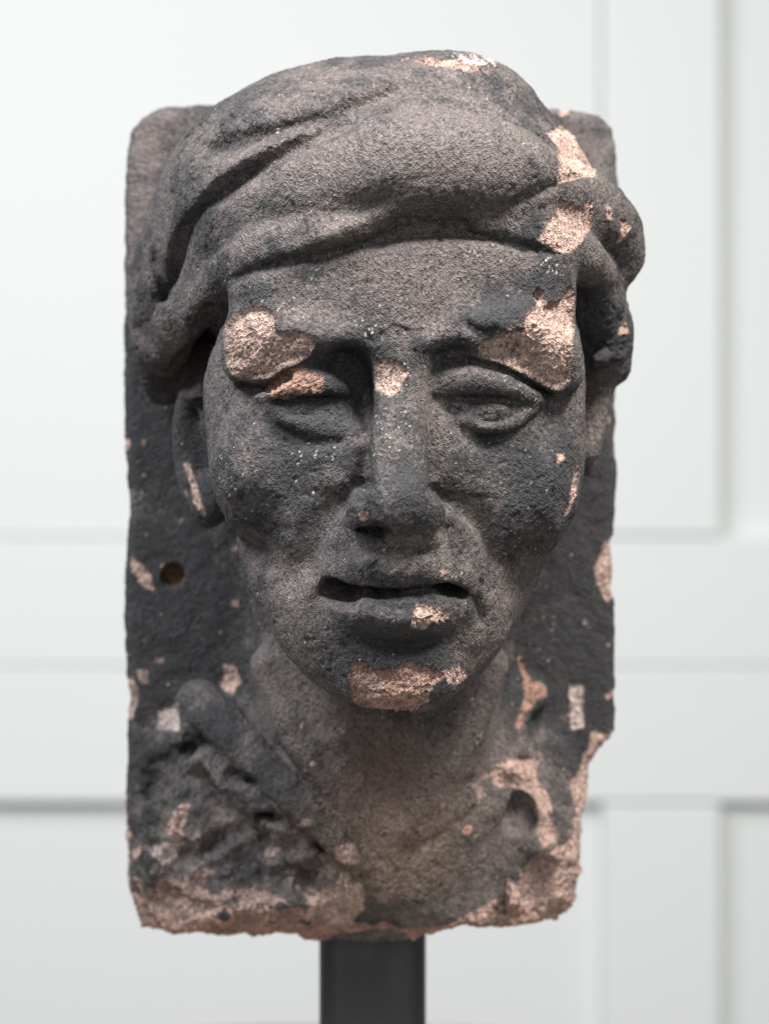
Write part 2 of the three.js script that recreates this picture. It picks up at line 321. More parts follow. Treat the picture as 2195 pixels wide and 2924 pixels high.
// --- chisel work on the face
stroke(3, 2.0, 5, [[1050, 1100], [1048, 1190], [1040, 1290]], 0.3);
stroke(3, 2.2, 4, [[1046, 1250], [1036, 1340], [1012, 1400]], 0.3);
stroke(1.2, 7, 4, [[1222, 1050], [1228, 1200], [1236, 1340], [1242, 1400]], 0.4);
stroke(5, 2.0, 6.5, [[930, 1018], [1000, 1008], [1044, 1050], [1056, 1130], [1050, 1200], [1015, 1255]], 0.3);
stroke(2.4, 1.0, 1.8, [[756, 1142], [800, 1144], [866, 1136], [925, 1132], [1010, 1130]], 0.25);
stroke(1.2, 1.6, 1.6, [[800, 1178], [850, 1188], [915, 1188]], 0.3);
stroke(2.4, 2.4, 4, [[765, 1200], [850, 1252], [950, 1262], [1020, 1225]], 0.35);
stroke(4.5, 1.6, 2.6, [[664, 1078], [700, 1098], [750, 1104], [800, 1080], [850, 1045]], 0.25);
stroke(3.6, 1.2, 2.8, [[1222, 1080], [1270, 1030], [1330, 1024], [1420, 1048], [1500, 1084], [1560, 1116], [1600, 1138]], 0.2);
stroke(5, 3, 4, [[1225, 1040], [1260, 1008], [1310, 1004], [1350, 1016]], 0.3);
stroke(2.2, 1.3, 2.0, [[1216, 1128], [1268, 1138], [1336, 1136], [1437, 1140], [1490, 1150]], 0.25);
stroke(4.2, 2.2, 2.4, [[1258, 1148], [1298, 1172], [1340, 1192]], 0.4);
stroke(1.4, 0.9, 0.9, [[1340, 1180], [1370, 1200], [1410, 1206], [1460, 1190], [1480, 1165]], 0.3);
stroke(2.2, 2.4, 4.5, [[1270, 1180], [1310, 1216], [1350, 1240], [1400, 1250], [1470, 1232]], 0.35);
stroke(3.2, 0.8, 2.6, [[1324, 900], [1350, 931], [1387, 944], [1434, 926]], 0.3);
stroke(-1.6, 4, 4, [[1345, 895], [1390, 910], [1430, 895]], 0.4);
stroke(1.2, 4, 4, [[1245, 850], [1222, 920], [1210, 980]], 0.4);
stroke(1.0, 4, 4, [[1035, 860], [1060, 930], [1070, 990]], 0.4);
stroke(5.4, 1.8, 2.2, [[1078, 1402], [1030, 1380], [994, 1398], [978, 1450], [990, 1492]], 0.2);
stroke(3.4, 1.6, 1.5, [[1205, 1400], [1240, 1394], [1268, 1422], [1279, 1468], [1266, 1510], [1238, 1528]], 0.2);
stroke(7.8, 8, 2.8, [[1226, 1392], [1262, 1420], [1310, 1455], [1365, 1512], [1405, 1590], [1415, 1660]], 0.25);
stroke(7.6, 3, 8, [[1000, 1380], [965, 1450], [925, 1520], [890, 1600], [880, 1680]], 0.25);
stroke(5, 1.5, 1.8, [[1010, 1506], [1040, 1514], [1075, 1518], [1105, 1526]], 0.2);
stroke(2.2, 1.6, 2.4, [[1095, 1528], [1148, 1562], [1202, 1572], [1240, 1545]], 0.3);
stroke(-2, 2.4, 2.4, [[1050, 1590], [1070, 1610]], 0.3);
stroke(-2.4, 8, 4.2, [[940, 1612], [1040, 1618], [1130, 1630], [1230, 1622], [1330, 1640]], 0.3);
stroke(-3.2, 3.5, 5, [[950, 1722], [1040, 1750], [1120, 1768], [1230, 1762], [1300, 1740]], 0.3);
stroke(4.2, 1.5, 2.4, [[915, 1652], [970, 1676], [1035, 1686], [1110, 1690], [1180, 1686], [1240, 1674], [1295, 1680], [1345, 1698]], 0.16);
stroke(8, 2.4, 4.6, [[912, 1660], [970, 1684], [1040, 1694]], 0.3);
stroke(3, 1.6, 1.6, [[1065, 1690], [1090, 1692]], 0.3);
stroke(5, 1.6, 3.0, [[1240, 1674], [1290, 1684], [1345, 1700]], 0.3);
stroke(3.5, 3, 3.5, [[985, 1800], [1085, 1838], [1200, 1838], [1300, 1800]], 0.3);
stroke(2.5, 2.5, 2.5, [[1343, 1690], [1365, 1740], [1372, 1800]], 0.3);
stroke(2, 3, 3, [[925, 1660], [905, 1720], [912, 1790]], 0.3);
stroke(5, 7, 8, [[660, 1480], [740, 1560], [820, 1640], [850, 1720]], 0.35);
stroke(4, 8, 7, [[1590, 1480], [1510, 1570], [1450, 1660], [1420, 1740]], 0.35);
stroke(2, 1.6, 1.6, [[683, 1410], [697, 1420]], 0.3);

// ------------------------------------------------------------------ meshing
const LO = [-0.140, -0.222, BACK - 0.006], HI = [0.134, 0.212, 0.210], T = 8;
const tiles = [0, 1, 2].map((a) => Math.ceil((HI[a] - LO[a]) / RES / T)), NP = tiles.map((t) => t * T + 1), [NX, NY, NZ] = NP;
const field = new Float32Array(NX * NY * NZ).fill(0.02), NXY = NX * NY;
const BIG = 4, lists = new Map();
const bigs = tiles.map((t) => Math.ceil(t / BIG));
const near = (lo, hi, pad) => prims.filter((p) => [0, 1, 2].every((a) => p.lo[a] - p.k - pad < hi[a] && p.hi[a] + p.k + pad > lo[a]));
const fineList = new Map();
const active = [];
for (let K = 0; K < tiles[2]; K++) for (let J = 0; J < tiles[1]; J++) for (let I = 0; I < tiles[0]; I++) {
  const bk = floor(I / BIG) + bigs[0] * (floor(J / BIG) + bigs[1] * floor(K / BIG));
  if (!lists.has(bk)) {
    const lo = [floor(I / BIG), floor(J / BIG), floor(K / BIG)].map((b, a) => LO[a] + b * BIG * T * RES), hi = lo.map((v) => v + BIG * T * RES);
    lists.set(bk, near(lo, hi, 0.02));
  }
  const list = lists.get(bk), lo = [I, J, K].map((b, a) => LO[a] + b * T * RES), h = T * RES / 2, d = evalList(list, lo[0] + h, lo[1] + h, lo[2] + h);
  const key = I + tiles[0] * (J + tiles[1] * K), on = abs(d) < h * 1.74 * 1.3 + 0.0025;
  if (on) { active.push([I, J, K]); fineList.set(key, near(lo, lo.map((v) => v + T * RES), 0.004)); }
  if (!on && d > 0) continue;
  const fl = fineList.get(key);
  for (let k = 0; k < T; k++) for (let j = 0; j < T; j++) {
    let at = (I * T) + NX * (J * T + j) + NXY * (K * T + k);
    for (let i = 0; i < T; i++, at++) field[at] = on ? evalList(fl, lo[0] + i * RES, lo[1] + j * RES, lo[2] + k * RES) : -0.02;
  }
}
const cellVert = new Int32Array(NX * NY * NZ).fill(-1);
let pos = new Float32Array(3 * 4096), nv = 0, idx = new Uint32Array(3 * 8192), ni = 0;
const E = [[0, 1], [2, 3], [4, 5], [6, 7], [0, 2], [1, 3], [4, 6], [5, 7], [0, 4], [1, 5], [2, 6], [3, 7]], cv = new Float32Array(8);
for (const [I, J, K] of active) for (let k = K * T; k < min(NZ - 1, K * T + T); k++) for (let j = J * T; j < min(NY - 1, J * T + T); j++) for (let i = I * T; i < min(NX - 1, I * T + T); i++) {
  const at = i + NX * j + NXY * k; let mask = 0;
  for (let c = 0; c < 8; c++) { cv[c] = field[at + (c & 1) + NX * ((c >> 1) & 1) + NXY * (c >> 2)]; if (cv[c] < 0) mask |= 1 << c; }
  if (mask === 0 || mask === 255) continue;
  let sx = 0, sy = 0, sz = 0, n = 0;
  for (const [a, b] of E) if ((cv[a] < 0) !== (cv[b] < 0)) {
    const t = cv[a] / (cv[a] - cv[b]);
    sx += (a & 1) + t * ((b & 1) - (a & 1)); sy += ((a >> 1) & 1) + t * (((b >> 1) & 1) - ((a >> 1) & 1)); sz += (a >> 2) + t * ((b >> 2) - (a >> 2)); n++;
  }
  if ((nv + 1) * 3 > pos.length) { const q = new Float32Array(pos.length * 2); q.set(pos); pos = q; }
  pos[nv * 3] = LO[0] + (i + sx / n) * RES; pos[nv * 3 + 1] = LO[1] + (j + sy / n) * RES; pos[nv * 3 + 2] = LO[2] + (k + sz / n) * RES;
  cellVert[at] = nv++;
}
const step = [1, NX, NXY];
function quad(a, b, c, d, flip) {
  if (a < 0 || b < 0 || c < 0 || d < 0) return;
  if (ni + 6 > idx.length) { const q = new Uint32Array(idx.length * 2); q.set(idx); idx = q; }
  const t = flip ? [a, c, b, a, d, c] : [a, b, c, a, c, d];
  for (let q = 0; q < 6; q++) idx[ni++] = t[q];
}
for (const [I, J, K] of active) for (let k = max(1, K * T); k < min(NZ - 1, K * T + T); k++) for (let j = max(1, J * T); j < min(NY - 1, J * T + T); j++) for (let i = max(1, I * T); i < min(NX - 1, I * T + T); i++) {
  const at = i + NX * j + NXY * k, s = field[at] < 0;
  for (let a = 0; a < 3; a++) {
    if ((field[at + step[a]] < 0) === s) continue;
    const u = step[(a + 1) % 3], v = step[(a + 2) % 3];
    quad(cellVert[at - u - v], cellVert[at - v], cellVert[at], cellVert[at - u], !s);
  }
}
// settle every vertex on the true surface, note what it belongs to
const label = new Uint8Array(nv), nrm = new Float32Array(nv * 3);
for (let v = 0; v < nv; v++) {
  let x = pos[v * 3], y = pos[v * 3 + 1], z = pos[v * 3 + 2], gx = 0, gy = 0, gz = 0;
  const key = (X, Y, Z) => clamp(floor((X - LO[0]) / RES / T), 0, tiles[0] - 1) + tiles[0] * (clamp(floor((Y - LO[1]) / RES / T), 0, tiles[1] - 1) + tiles[1] * clamp(floor((Z - LO[2]) / RES / T), 0, tiles[2] - 1));
  const list = fineList.get(key(x, y, z)) ?? prims, h = RES * 0.4;
  const a = evalList(list, x + h, y - h, z - h), b = evalList(list, x - h, y - h, z + h), c = evalList(list, x - h, y + h, z - h), e = evalList(list, x + h, y + h, z + h);
  label[v] = hit;
  gx = a - b - c + e; gy = -a - b + c + e; gz = -a + b - c + e;
  const g = sqrt(gx * gx + gy * gy + gz * gz) || 1, m = clamp((a + b + c + e) * h / g, -RES * 0.7, RES * 0.7); gx /= g; gy /= g; gz /= g;
  x -= gx * m; y -= gy * m; z -= gz * m;
  pos[v * 3] = x; pos[v * 3 + 1] = y; pos[v * 3 + 2] = z; nrm[v * 3] = gx; nrm[v * 3 + 1] = gy; nrm[v * 3 + 2] = gz;
}

// ------------------------------------------------------------------ where the dark crust has broken away
const chips = [];
function chip(z, depth, pts, tone = 0, rag = 1, zr = 0.03) {
  const zs = surf(pts.reduce((a, p) => a + p[0], 0) / pts.length, pts.reduce((a, p) => a + p[1], 0) / pts.length); if (abs(zs - z) < 0.04) z = zs; const P = polygon(pts, z); chips.push({ ...P, z, depth: depth * 0.001, tone, rag, zr }); }
chip(0.155, 2.4, [[638, 935], [672, 901], [714, 878], [752, 878], [778, 891], [794, 901], [780, 922], [786, 947], [845, 952], [883, 960], [900, 990], [887, 1015], [845, 1036], [786, 1070], [752, 1082], [693, 1091], [660, 1070], [645, 1036]], 0, 0.6);
chip(0.156, 1.4, [[756, 1116], [778, 1082], [811, 1061], [853, 1049], [887, 1061], [921, 1074], [921, 1120], [866, 1124], [836, 1137], [786, 1141]], 1, 0.5);
chip(0.167, 2.4, [[1064, 1036], [1098, 1023], [1148, 1036], [1165, 1061], [1140, 1112], [1115, 1133], [1072, 1112]], 0, 0.6);
chip(0.160, 2.8, [[1521, 842], [1534, 825], [1563, 863], [1606, 859], [1614, 825], [1635, 817], [1641, 863], [1639, 969], [1627, 1086], [1601, 1116], [1576, 1112], [1542, 1095], [1504, 1070], [1467, 1053], [1412, 1032], [1361, 1021], [1378, 969], [1429, 952], [1496, 939], [1504, 893], [1530, 867]], 0, 0.6, 0.04);
chip(0.128, 0.9, [[1558, 380], [1596, 363], [1635, 385], [1697, 409], [1702, 505], [1659, 505], [1625, 520], [1582, 525], [1596, 491], [1594, 452], [1582, 409]], 0, 0.7, 0.05);
chip(0.128, 1.0, [[1596, 573], [1635, 582], [1649, 592], [1697, 573], [1688, 645], [1664, 688], [1620, 722], [1582, 717], [1534, 688], [1562, 640], [1591, 611]], 0, 0.7, 0.05);
chip(0.105, 0.6, [[1726, 592], [1741, 582], [1750, 626], [1731, 631]], 0, 0.5, 0.05);
chip(0.092, 0.6, [[1774, 621], [1798, 650], [1784, 674], [1765, 698], [1757, 693], [1774, 655]], 0, 0.5, 0.05);
chip(0.085, 0.6, [[1765, 935], [1785, 920], [1788, 950], [1765, 952]], 0, 0.5, 0.05);
chip(0.166, 1.4, [[1190, 1723], [1250, 1735], [1286, 1747], [1280, 1765], [1256, 1783], [1238, 1771], [1214, 1798], [1172, 1795], [1178, 1759]], 0, 0.7);
chip(0.150, 2.6, [[1000, 1895], [1040, 1892], [1070, 1916], [1130, 1913], [1154, 1889], [1226, 1904], [1268, 1928], [1238, 1958], [1222, 2000], [1170, 2045], [1082, 2048], [1018, 2010], [998, 1976]], 0.7, 0.7, 0.05);
chip(0.157, 0.9, [[1271, 1916], [1316, 1901], [1340, 1922], [1316, 1952], [1280, 1952]], 0, 0.8);
chip(0.120, 0.8, [[1648, 1331], [1656, 1348], [1639, 1424], [1627, 1453], [1606, 1491], [1623, 1440], [1623, 1398]], 0, 0.6, 0.05);
chip(0.14, 0.4, [[1590, 1300], [1605, 1298], [1608, 1315], [1594, 1318]], 0, 0.7, 0.04);
chip(0.17, 0.4, [[1025, 1468], [1045, 1462], [1052, 1485], [1032, 1490]], 0, 0.7, 0.04);
chip(0.16, 0.4, [[1255, 1625], [1285, 1620], [1280, 1640], [1258, 1640]], 0, 0.8, 0.04);
chip(0.095, 0.8, [[1148, 166], [1235, 180], [1290, 192], [1345, 208], [1390, 206], [1350, 190], [1290, 176], [1240, 168]], 0.4, 1.6, 0.05);
chip(0.09, 0.5, [[1300, 160], [1360, 158], [1405, 166], [1412, 178], [1360, 178]], 2, 2.2, 0.05);
chip(0.0, 1.0, [[1600, 300], [1622, 300], [1625, 325], [1598, 330]], 0, 0.6, 0.03);
chip(0.0, 1.6, [[375, 1585], [405, 1610], [430, 1640], [440, 1685], [400, 1670], [378, 1630]], 0, 0.6, 0.02);
chip(0.0, 1.4, [[350, 1930], [380, 1935], [397, 1985], [378, 2055], [350, 2050]], 0, 0.6, 0.02);
chip(0.0, 0.8, [[355, 1250], [372, 1255], [374, 1280], [358, 1290]], 0, 0.6, 0.02);
chip(0.0, 1.6, [[1725, 1545], [1762, 1525], [1762, 1700], [1730, 1722], [1705, 1665], [1698, 1615]], 0, 0.8, 0.02);
chip(0.004, 0.9, [[1625, 1955], [1665, 1950], [1664, 2075], [1632, 2085]], 2, 0.6, 0.03);
chip(0.0, 0.5, [[1740, 1970], [1752, 1970], [1752, 1990], [1740, 1990]], 0, 0.5, 0.02);
chip(0.0, 1.2, [[1690, 2095], [1775, 2080], [1775, 2700], [1550, 2640], [1490, 2580], [1485, 2480], [1560, 2430], [1632, 2395], [1650, 2300], [1622, 2240], [1655, 2200], [1680, 2130]], 0, 1.2, 0.05);
chip(0.024, 0.8, [[1410, 2175], [1480, 2155], [1545, 2165], [1530, 2215], [1560, 2250], [1580, 2330], [1590, 2400], [1550, 2425], [1520, 2330], [1500, 2260], [1405, 2240]], 0, 1, 0.05);
chip(0.024, 0.8, [[415, 2420], [470, 2400], [525, 2412], [500, 2450], [465, 2470]], 2, 1, 0.05);
chip(0.024, 0.6, [[455, 2365], [520, 2290], [540, 2300], [515, 2400], [470, 2385]], 0, 1.2, 0.05);
chip(0.024, 0.8, [[375, 2430], [400, 2410], [410, 2440], [385, 2460]], 0, 1, 0.05);
chip(0.0, 0.8, [[345, 2260], [368, 2270], [374, 2360], [368, 2520], [345, 2520]], 0, 1, 0.05);
chip(0.030, 0.7, [[955, 2425], [1000, 2400], [1035, 2450], [1020, 2465], [960, 2450]], 0, 0.8, 0.05);
chip(0.018, 0.6, [[452, 2030], [500, 2010], [508, 2085], [448, 2080]], 2, 1, 0.05);
chip(0.03, 0.5, [[1320, 2360], [1350, 2345], [1350, 2375], [1325, 2385]], 1, 1, 0.05);
chip(0.03, 0.5, [[870, 2555], [940, 2530], [1040, 2520], [1040, 2590], [1000, 2640], [880, 2620]], 0, 2, 0.06);
chip(0.066, 0.5, [[524, 1322], [540, 1325], [562, 1385], [572, 1430], [592, 1466], [578, 1472], [552, 1430], [544, 1385]], 0, 0.5, 0.03);
chip(0.05, 0.4, [[640, 1900], [675, 1890], [690, 1950], [665, 1990], [630, 1960]], 0, 1.2, 0.05);
chip(0.05, 0.4, [[1480, 1880], [1520, 1950], [1560, 1960], [1510, 2030], [1480, 2080], [1470, 2060], [1500, 1990]], 1, 1.4, 0.05);
const hole = W(493, 1643, 0);

// zones of the crust that are blacker (+) or browner (-): [px, py, z, radius px, amount]
const zones = [[1140, 1350, 0.17, 130, 0.5], [1140, 1480, 0.18, 130, 0.3], [1130, 1800, 0.16, 160, 0.55], [1150, 1900, 0.16, 190, 0.4], [720, 1300, 0.14, 170, 0.55], [1560, 1350, 0.14, 150, 0.4], [1520, 830, 0.16, 110, 0.6], [1350, 900, 0.16, 100, 0.5], [800, 800, 0.15, 120, 0.3], [950, 1000, 0.16, 150, 0.3], [1380, 1250, 0.16, 170, 0.2], [960, 1130, 0.15, 130, 0.5],
  [1300, 470, 0.17, 300, -0.55], [1200, 800, 0.165, 230, -0.5], [900, 500, 0.15, 180, -0.35], [850, 1720, 0.14, 150, -0.5], [1400, 1750, 0.14, 160, -0.5], [1180, 1560, 0.17, 100, -0.3], [1350, 2080, 0.05, 260, -0.4], [800, 1950, 0.05, 260, -0.4], [560, 800, 0.09, 160, -0.1], [900, 220, 0.12, 300, 0.2], [1450, 2000, 0.02, 110, 0.9], [600, 2050, 0.03, 120, 0.8], [800, 2230, 0.03, 150, 0.4], [450, 1800, 0, 260, 0.6], [450, 1300, 0, 260, 0.4], [1720, 1500, 0, 260, 0.5], [1720, 1900, 0, 200, 0.6], [500, 450, 0, 200, -0.1], [1740, 960, 0.07, 110, 0.6], [555, 1220, 0.06, 130, 1.0], [600, 1420, 0.06, 80, 0.8], [640, 2080, 0.04, 70, 0.7], [760, 2190, 0.045, 70, 0.7], [870, 2290, 0.05, 65, 0.7], [970, 2390, 0.05, 60, 0.7]]
  .map(([px, py, z, r, a]) => [...W(px, py, z), 1 / (r * sc(z)), a]);
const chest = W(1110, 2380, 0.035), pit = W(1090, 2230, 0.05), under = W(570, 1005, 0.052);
// small pale grains gathered in clusters: [px, py, z, radius px, share]
const salt = [[1050, 920, 0.165, 45, 0.20], [830, 800, 0.155, 90, 0.10], [1120, 1230, 0.17, 60, 0.14], [690, 1350, 0.14, 100, 0.10], [900, 1340, 0.16, 110, 0.08], [800, 340, 0.13, 60, 0.16], [1380, 720, 0.166, 50, 0.14], [1560, 780, 0.155, 70, 0.12], [1430, 1560, 0.15, 90, 0.10], [1160, 1060, 0.167, 30, 0.3], [640, 840, 0.14, 50, 0.14], [690, 1130, 0.14, 90, 0.07], [1500, 1150, 0.15, 90, 0.06], [950, 620, 0.165, 60, 0.12], [1330, 170, 0.1, 70, 0.3]].map(([px, py, z, r, a]) => [...W(px, py, z), 1 / (r * sc(z)), a]);

const col = new Float32Array(nv * 3), disp = new Float32Array(nv);
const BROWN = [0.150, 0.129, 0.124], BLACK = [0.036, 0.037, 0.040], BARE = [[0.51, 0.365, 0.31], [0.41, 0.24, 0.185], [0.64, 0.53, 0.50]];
for (let v = 0; v < nv; v++) {
  const x = pos[v * 3], y = pos[v * 3 + 1], z = pos[v * 3 + 2], nx = nrm[v * 3], ny = nrm[v * 3 + 1], nz = nrm[v * 3 + 2], lab = label[v];
  const n1 = fbm(x, y, z, 0.030, 3), n2 = fbm(x + 3, y, z, 0.0075, 3), n3 = noise(x * 900, y * 900, z * 900), n4 = noise(x * 1600 + 7, y * 1600, z * 1600);
  const rough = lab === L.garment ? 2.6 : lab === L.hair ? 2.2 : lab === L.back_slab ? 1.5 : 1;
  let d = 0.0012 * n1 * rough + 0.00085 * n2 * rough + 0.00020 * n3 + 0.00024 * n4;
  const hx = x + 0.002 * n2, hollow = 0.75 * noise(hx * 330 + y * 210 + 5, y * 300 - hx * 190 + z * 140, z * 340 - y * 130) + 0.4 * noise(hx * 700 + y * 300, y * 640 - hx * 310, z * 700); d -= 0.0010 * sstep(0.25, 0.75, hollow) * sstep(-0.25, 0.25, n1 + 0.4 * n2) * (lab === L.back_slab ? 0.5 : 1);
  if (z > 0.11 && y < 0.03) d += 0.0007 * fbm(x, y + 4, z, 0.005, 2) * sstep(0.03, -0.02, y);
  // crust
  let t = 0.46 + 1.05 * n1 + 0.85 * n2 + (lab === L.back_slab ? 0.34 * sstep(0.10, 0.05, y) : 0);
  for (const q of zones) { const u = (x - q[0]) * q[3], w = (y - q[1]) * q[3], s = (z - q[2]) * q[3], r = u * u + w * w + s * s * 0.5; if (r < 4) t += 1.25 * q[4] * exp(-r * 1.3); }
  t = sstep(-0.02, 1.02, t + 0.38 * n3 + 0.15 * n4);
  let r = mixn(BROWN[0], BLACK[0], t), g = mixn(BROWN[1], BLACK[1], t), b = mixn(BROWN[2], BLACK[2], t);
  // bare stone
  let bare = 0, tone = 0, dep = 0;
  if (nz > -0.6) for (const c of chips) {
    const kz = sc(c.z) / sc(z), xx = x * kz, yy = y * kz;
    if (xx < c.lo[0] - 0.004 || xx > c.hi[0] + 0.004 || yy < c.lo[1] - 0.004 || yy > c.hi[1] + 0.004 || abs(z - c.z) > c.zr) continue;
    const s = c.f(xx, yy) + c.rag * (0.0016 * fbm(x, y, z + 1, 0.006, 3) + 0.0005 * n4), m = sstep(0.0004, -0.0004, s);
    if (m > bare) { bare = m; tone = c.tone; }
    dep = max(dep, c.depth * sstep(0.0003, -0.0008, s));
  }
  // the broken bottom edge and flecks along the slab
  const eb = sstep(-0.174, -0.192, y + 0.030 * fbm(x, y, z, 0.030, 4) + 0.026 * n2 + 0.0016 * n4), low = sstep(-0.1, -0.17, y);
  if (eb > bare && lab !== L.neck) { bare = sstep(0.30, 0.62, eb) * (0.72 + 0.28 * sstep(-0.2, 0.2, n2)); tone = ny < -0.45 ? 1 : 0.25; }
  const fl = fbm(x + 9, y, z, 0.009, 3);
  if (z < 0.07 && lab !== L.cap && fl > 0.47 - 0.12 * low) { const m = sstep(0.47 - 0.12 * low, 0.52 - 0.12 * low, fl) * 0.6; if (m > bare) { bare = m; tone = 0; } }
  if (bare > 0) {
    const lo = floor(tone), T0 = BARE[lo], T1 = BARE[min(2, lo + 1)], u = tone - lo, vary = 1 + 0.22 * n2 + 0.12 * n3;
    const dirt = 0.5 * sstep(0.12, 0.42, fbm(x + 1, y, z + 2, 0.0045, 3)), f = (i) => mixn(mixn(T0[i], T1[i], u) * vary, BROWN[i], dirt);
    r = mixn(r, f(0), bare); g = mixn(g, f(1), bare); b = mixn(b, f(2), bare);
    d += bare * (0.0004 * n3 + 0.0003 * n4 + 0.0013 * n2);
  }
  d -= dep;
  // ochre wash on the chest, iron red in the throat and under the cap
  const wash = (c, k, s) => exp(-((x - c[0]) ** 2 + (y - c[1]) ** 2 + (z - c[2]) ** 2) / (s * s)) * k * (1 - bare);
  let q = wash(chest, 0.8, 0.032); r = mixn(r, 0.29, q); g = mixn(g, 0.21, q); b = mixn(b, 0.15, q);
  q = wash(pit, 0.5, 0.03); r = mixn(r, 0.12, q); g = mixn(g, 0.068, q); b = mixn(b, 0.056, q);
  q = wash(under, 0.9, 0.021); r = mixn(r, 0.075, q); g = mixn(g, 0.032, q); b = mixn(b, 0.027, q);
  // grains
  const h = hash(v, 17, 5);
  let sp = 0.0015; for (const c of salt) { const u = (x - c[0]) * c[3], w = (y - c[1]) * c[3]; if (u * u + w * w < 3 && abs(z - c[2]) < 0.03) sp += c[4] * exp(-(u * u + w * w) * 1.5) * sstep(0, 0.4, n2 + 0.1); }
  if (h < sp * 0.6 * (RES / 0.0007) ** 2 && bare < 0.5) { const k = 0.35 + 0.65 * hash(v, 3, 9); r = mixn(r, 0.62, k); g = mixn(g, 0.57, k); b = mixn(b, 0.50, k); }
  // drilled hole
  const hr = sqrt((x - hole[0]) ** 2 + (y - hole[1]) ** 2), hm = z > -0.02 && nz > 0 ? sstep(0.0065, 0.0045, hr) : 0;
  if (hm > 0) { d -= 0.009 * hm; r = mixn(r, 0.13, hm); g = mixn(g, 0.075, hm); b = mixn(b, 0.035, hm); }
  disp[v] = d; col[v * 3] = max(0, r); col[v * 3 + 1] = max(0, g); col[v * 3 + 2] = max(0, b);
}
for (let v = 0; v < nv; v++) for (let a = 0; a < 3; a++) pos[v * 3 + a] += nrm[v * 3 + a] * disp[v];

// ------------------------------------------------------------------ stone grain (colour and relief), tiles every 0.16 m
function grainMaps() {
  const S = 1024, a = new Float32Array(S * S), b = new Float32Array(S * S), out = new Uint8Array(S * S * 4), bump = new Uint8Array(S * S * 4);
  for (let i = 0; i < S * S; i++) a[i] = rnd();
  const at = (x, y) => ((y + S) % S) * S + ((x + S) % S);
  for (let y = 0; y < S; y++) for (let x = 0; x < S; x++) { let s = 0; for (let j = -1; j <= 1; j++) for (let i = -1; i <= 1; i++) s += a[at(x + i, y + j)] * (i && j ? 0.6 : 1); b[y * S + x] = s / 7.4; }
  const c = new Float32Array(S * S);
  for (let y = 0; y < S; y++) for (let x = 0; x < S; x++) { let s = 0; for (let j = -2; j <= 2; j++) for (let i = -2; i <= 2; i++) s += b[at(x + i * 2, y + j * 2)]; c[y * S + x] = s / 25; }
  for (let i = 0; i < S * S; i++) {
    const f = (b[i] - 0.5) * 4.6, m = (c[i] - 0.5) * 16, h = clamp(0.5 + 0.20 * f + 0.07 * m, 0, 1), l = a[(i * 13 + 5) % (S * S)] < 0.0012 ? 1.0 : clamp(0.58 + 0.34 * f + 0.12 * m, 0.10, 1), k = a[(i * 7) % (S * S)];
    out[i * 4] = 255 * l; out[i * 4 + 1] = 255 * l * (0.97 + 0.03 * k); out[i * 4 + 2] = 255 * l * (0.94 + 0.06 * k); out[i * 4 + 3] = 255;
    bump[i * 4] = bump[i * 4 + 1] = bump[i * 4 + 2] = 255 * h; bump[i * 4 + 3] = 255;
  }
  const tex = (data) => { const t = new THREE.DataTexture(data, S, S); t.wrapS = t.wrapT = THREE.RepeatWrapping; t.magFilter = THREE.LinearFilter; t.minFilter = THREE.LinearMipmapLinearFilter; t.generateMipmaps = true; t.needsUpdate = true; return t; };
  return [tex(out), tex(bump)];
}
const [grain, grainBump] = grainMaps();
const stone = new THREE.MeshStandardMaterial({ name: 'sooty_sandstone', vertexColors: true, map: grain, bumpMap: grainBump, bumpScale: 0.0018, roughness: 0.93, metalness: 0 });

// ------------------------------------------------------------------ normals, then one mesh per part
nrm.fill(0);
for (let t = 0; t < ni; t += 3) {
  const a = idx[t] * 3, b = idx[t + 1] * 3, c = idx[t + 2] * 3;
  const ux = pos[b] - pos[a], uy = pos[b + 1] - pos[a + 1], uz = pos[b + 2] - pos[a + 2], vx = pos[c] - pos[a], vy = pos[c + 1] - pos[a + 1], vz = pos[c + 2] - pos[a + 2];
  const x = uy * vz - uz * vy, y = uz * vx - ux * vz, z = ux * vy - uy * vx;
  for (const q of [a, b, c]) { nrm[q] += x; nrm[q + 1] += y; nrm[q + 2] += z; }
}
for (let v = 0; v < nv; v++) { const l = Math.hypot(nrm[v * 3], nrm[v * 3 + 1], nrm[v * 3 + 2]) || 1; for (let a = 0; a < 3; a++) nrm[v * 3 + a] /= l; }
const triLabel = new Uint8Array(ni / 3), triAxis = new Uint8Array(ni / 3);
for (let t = 0; t < ni; t += 3) {
  const [a, b, c] = [idx[t], idx[t + 1], idx[t + 2]];
  triLabel[t / 3] = label[b] === label[c] ? label[b] : label[a];
  const n = [0, 1, 2].map((q) => abs(nrm[a * 3 + q] + nrm[b * 3 + q] + nrm[c * 3 + q]));
  triAxis[t / 3] = n[2] * 1.25 >= max(n[0], n[1]) ? 2 : n[0] > n[1] ? 0 : 1;
}
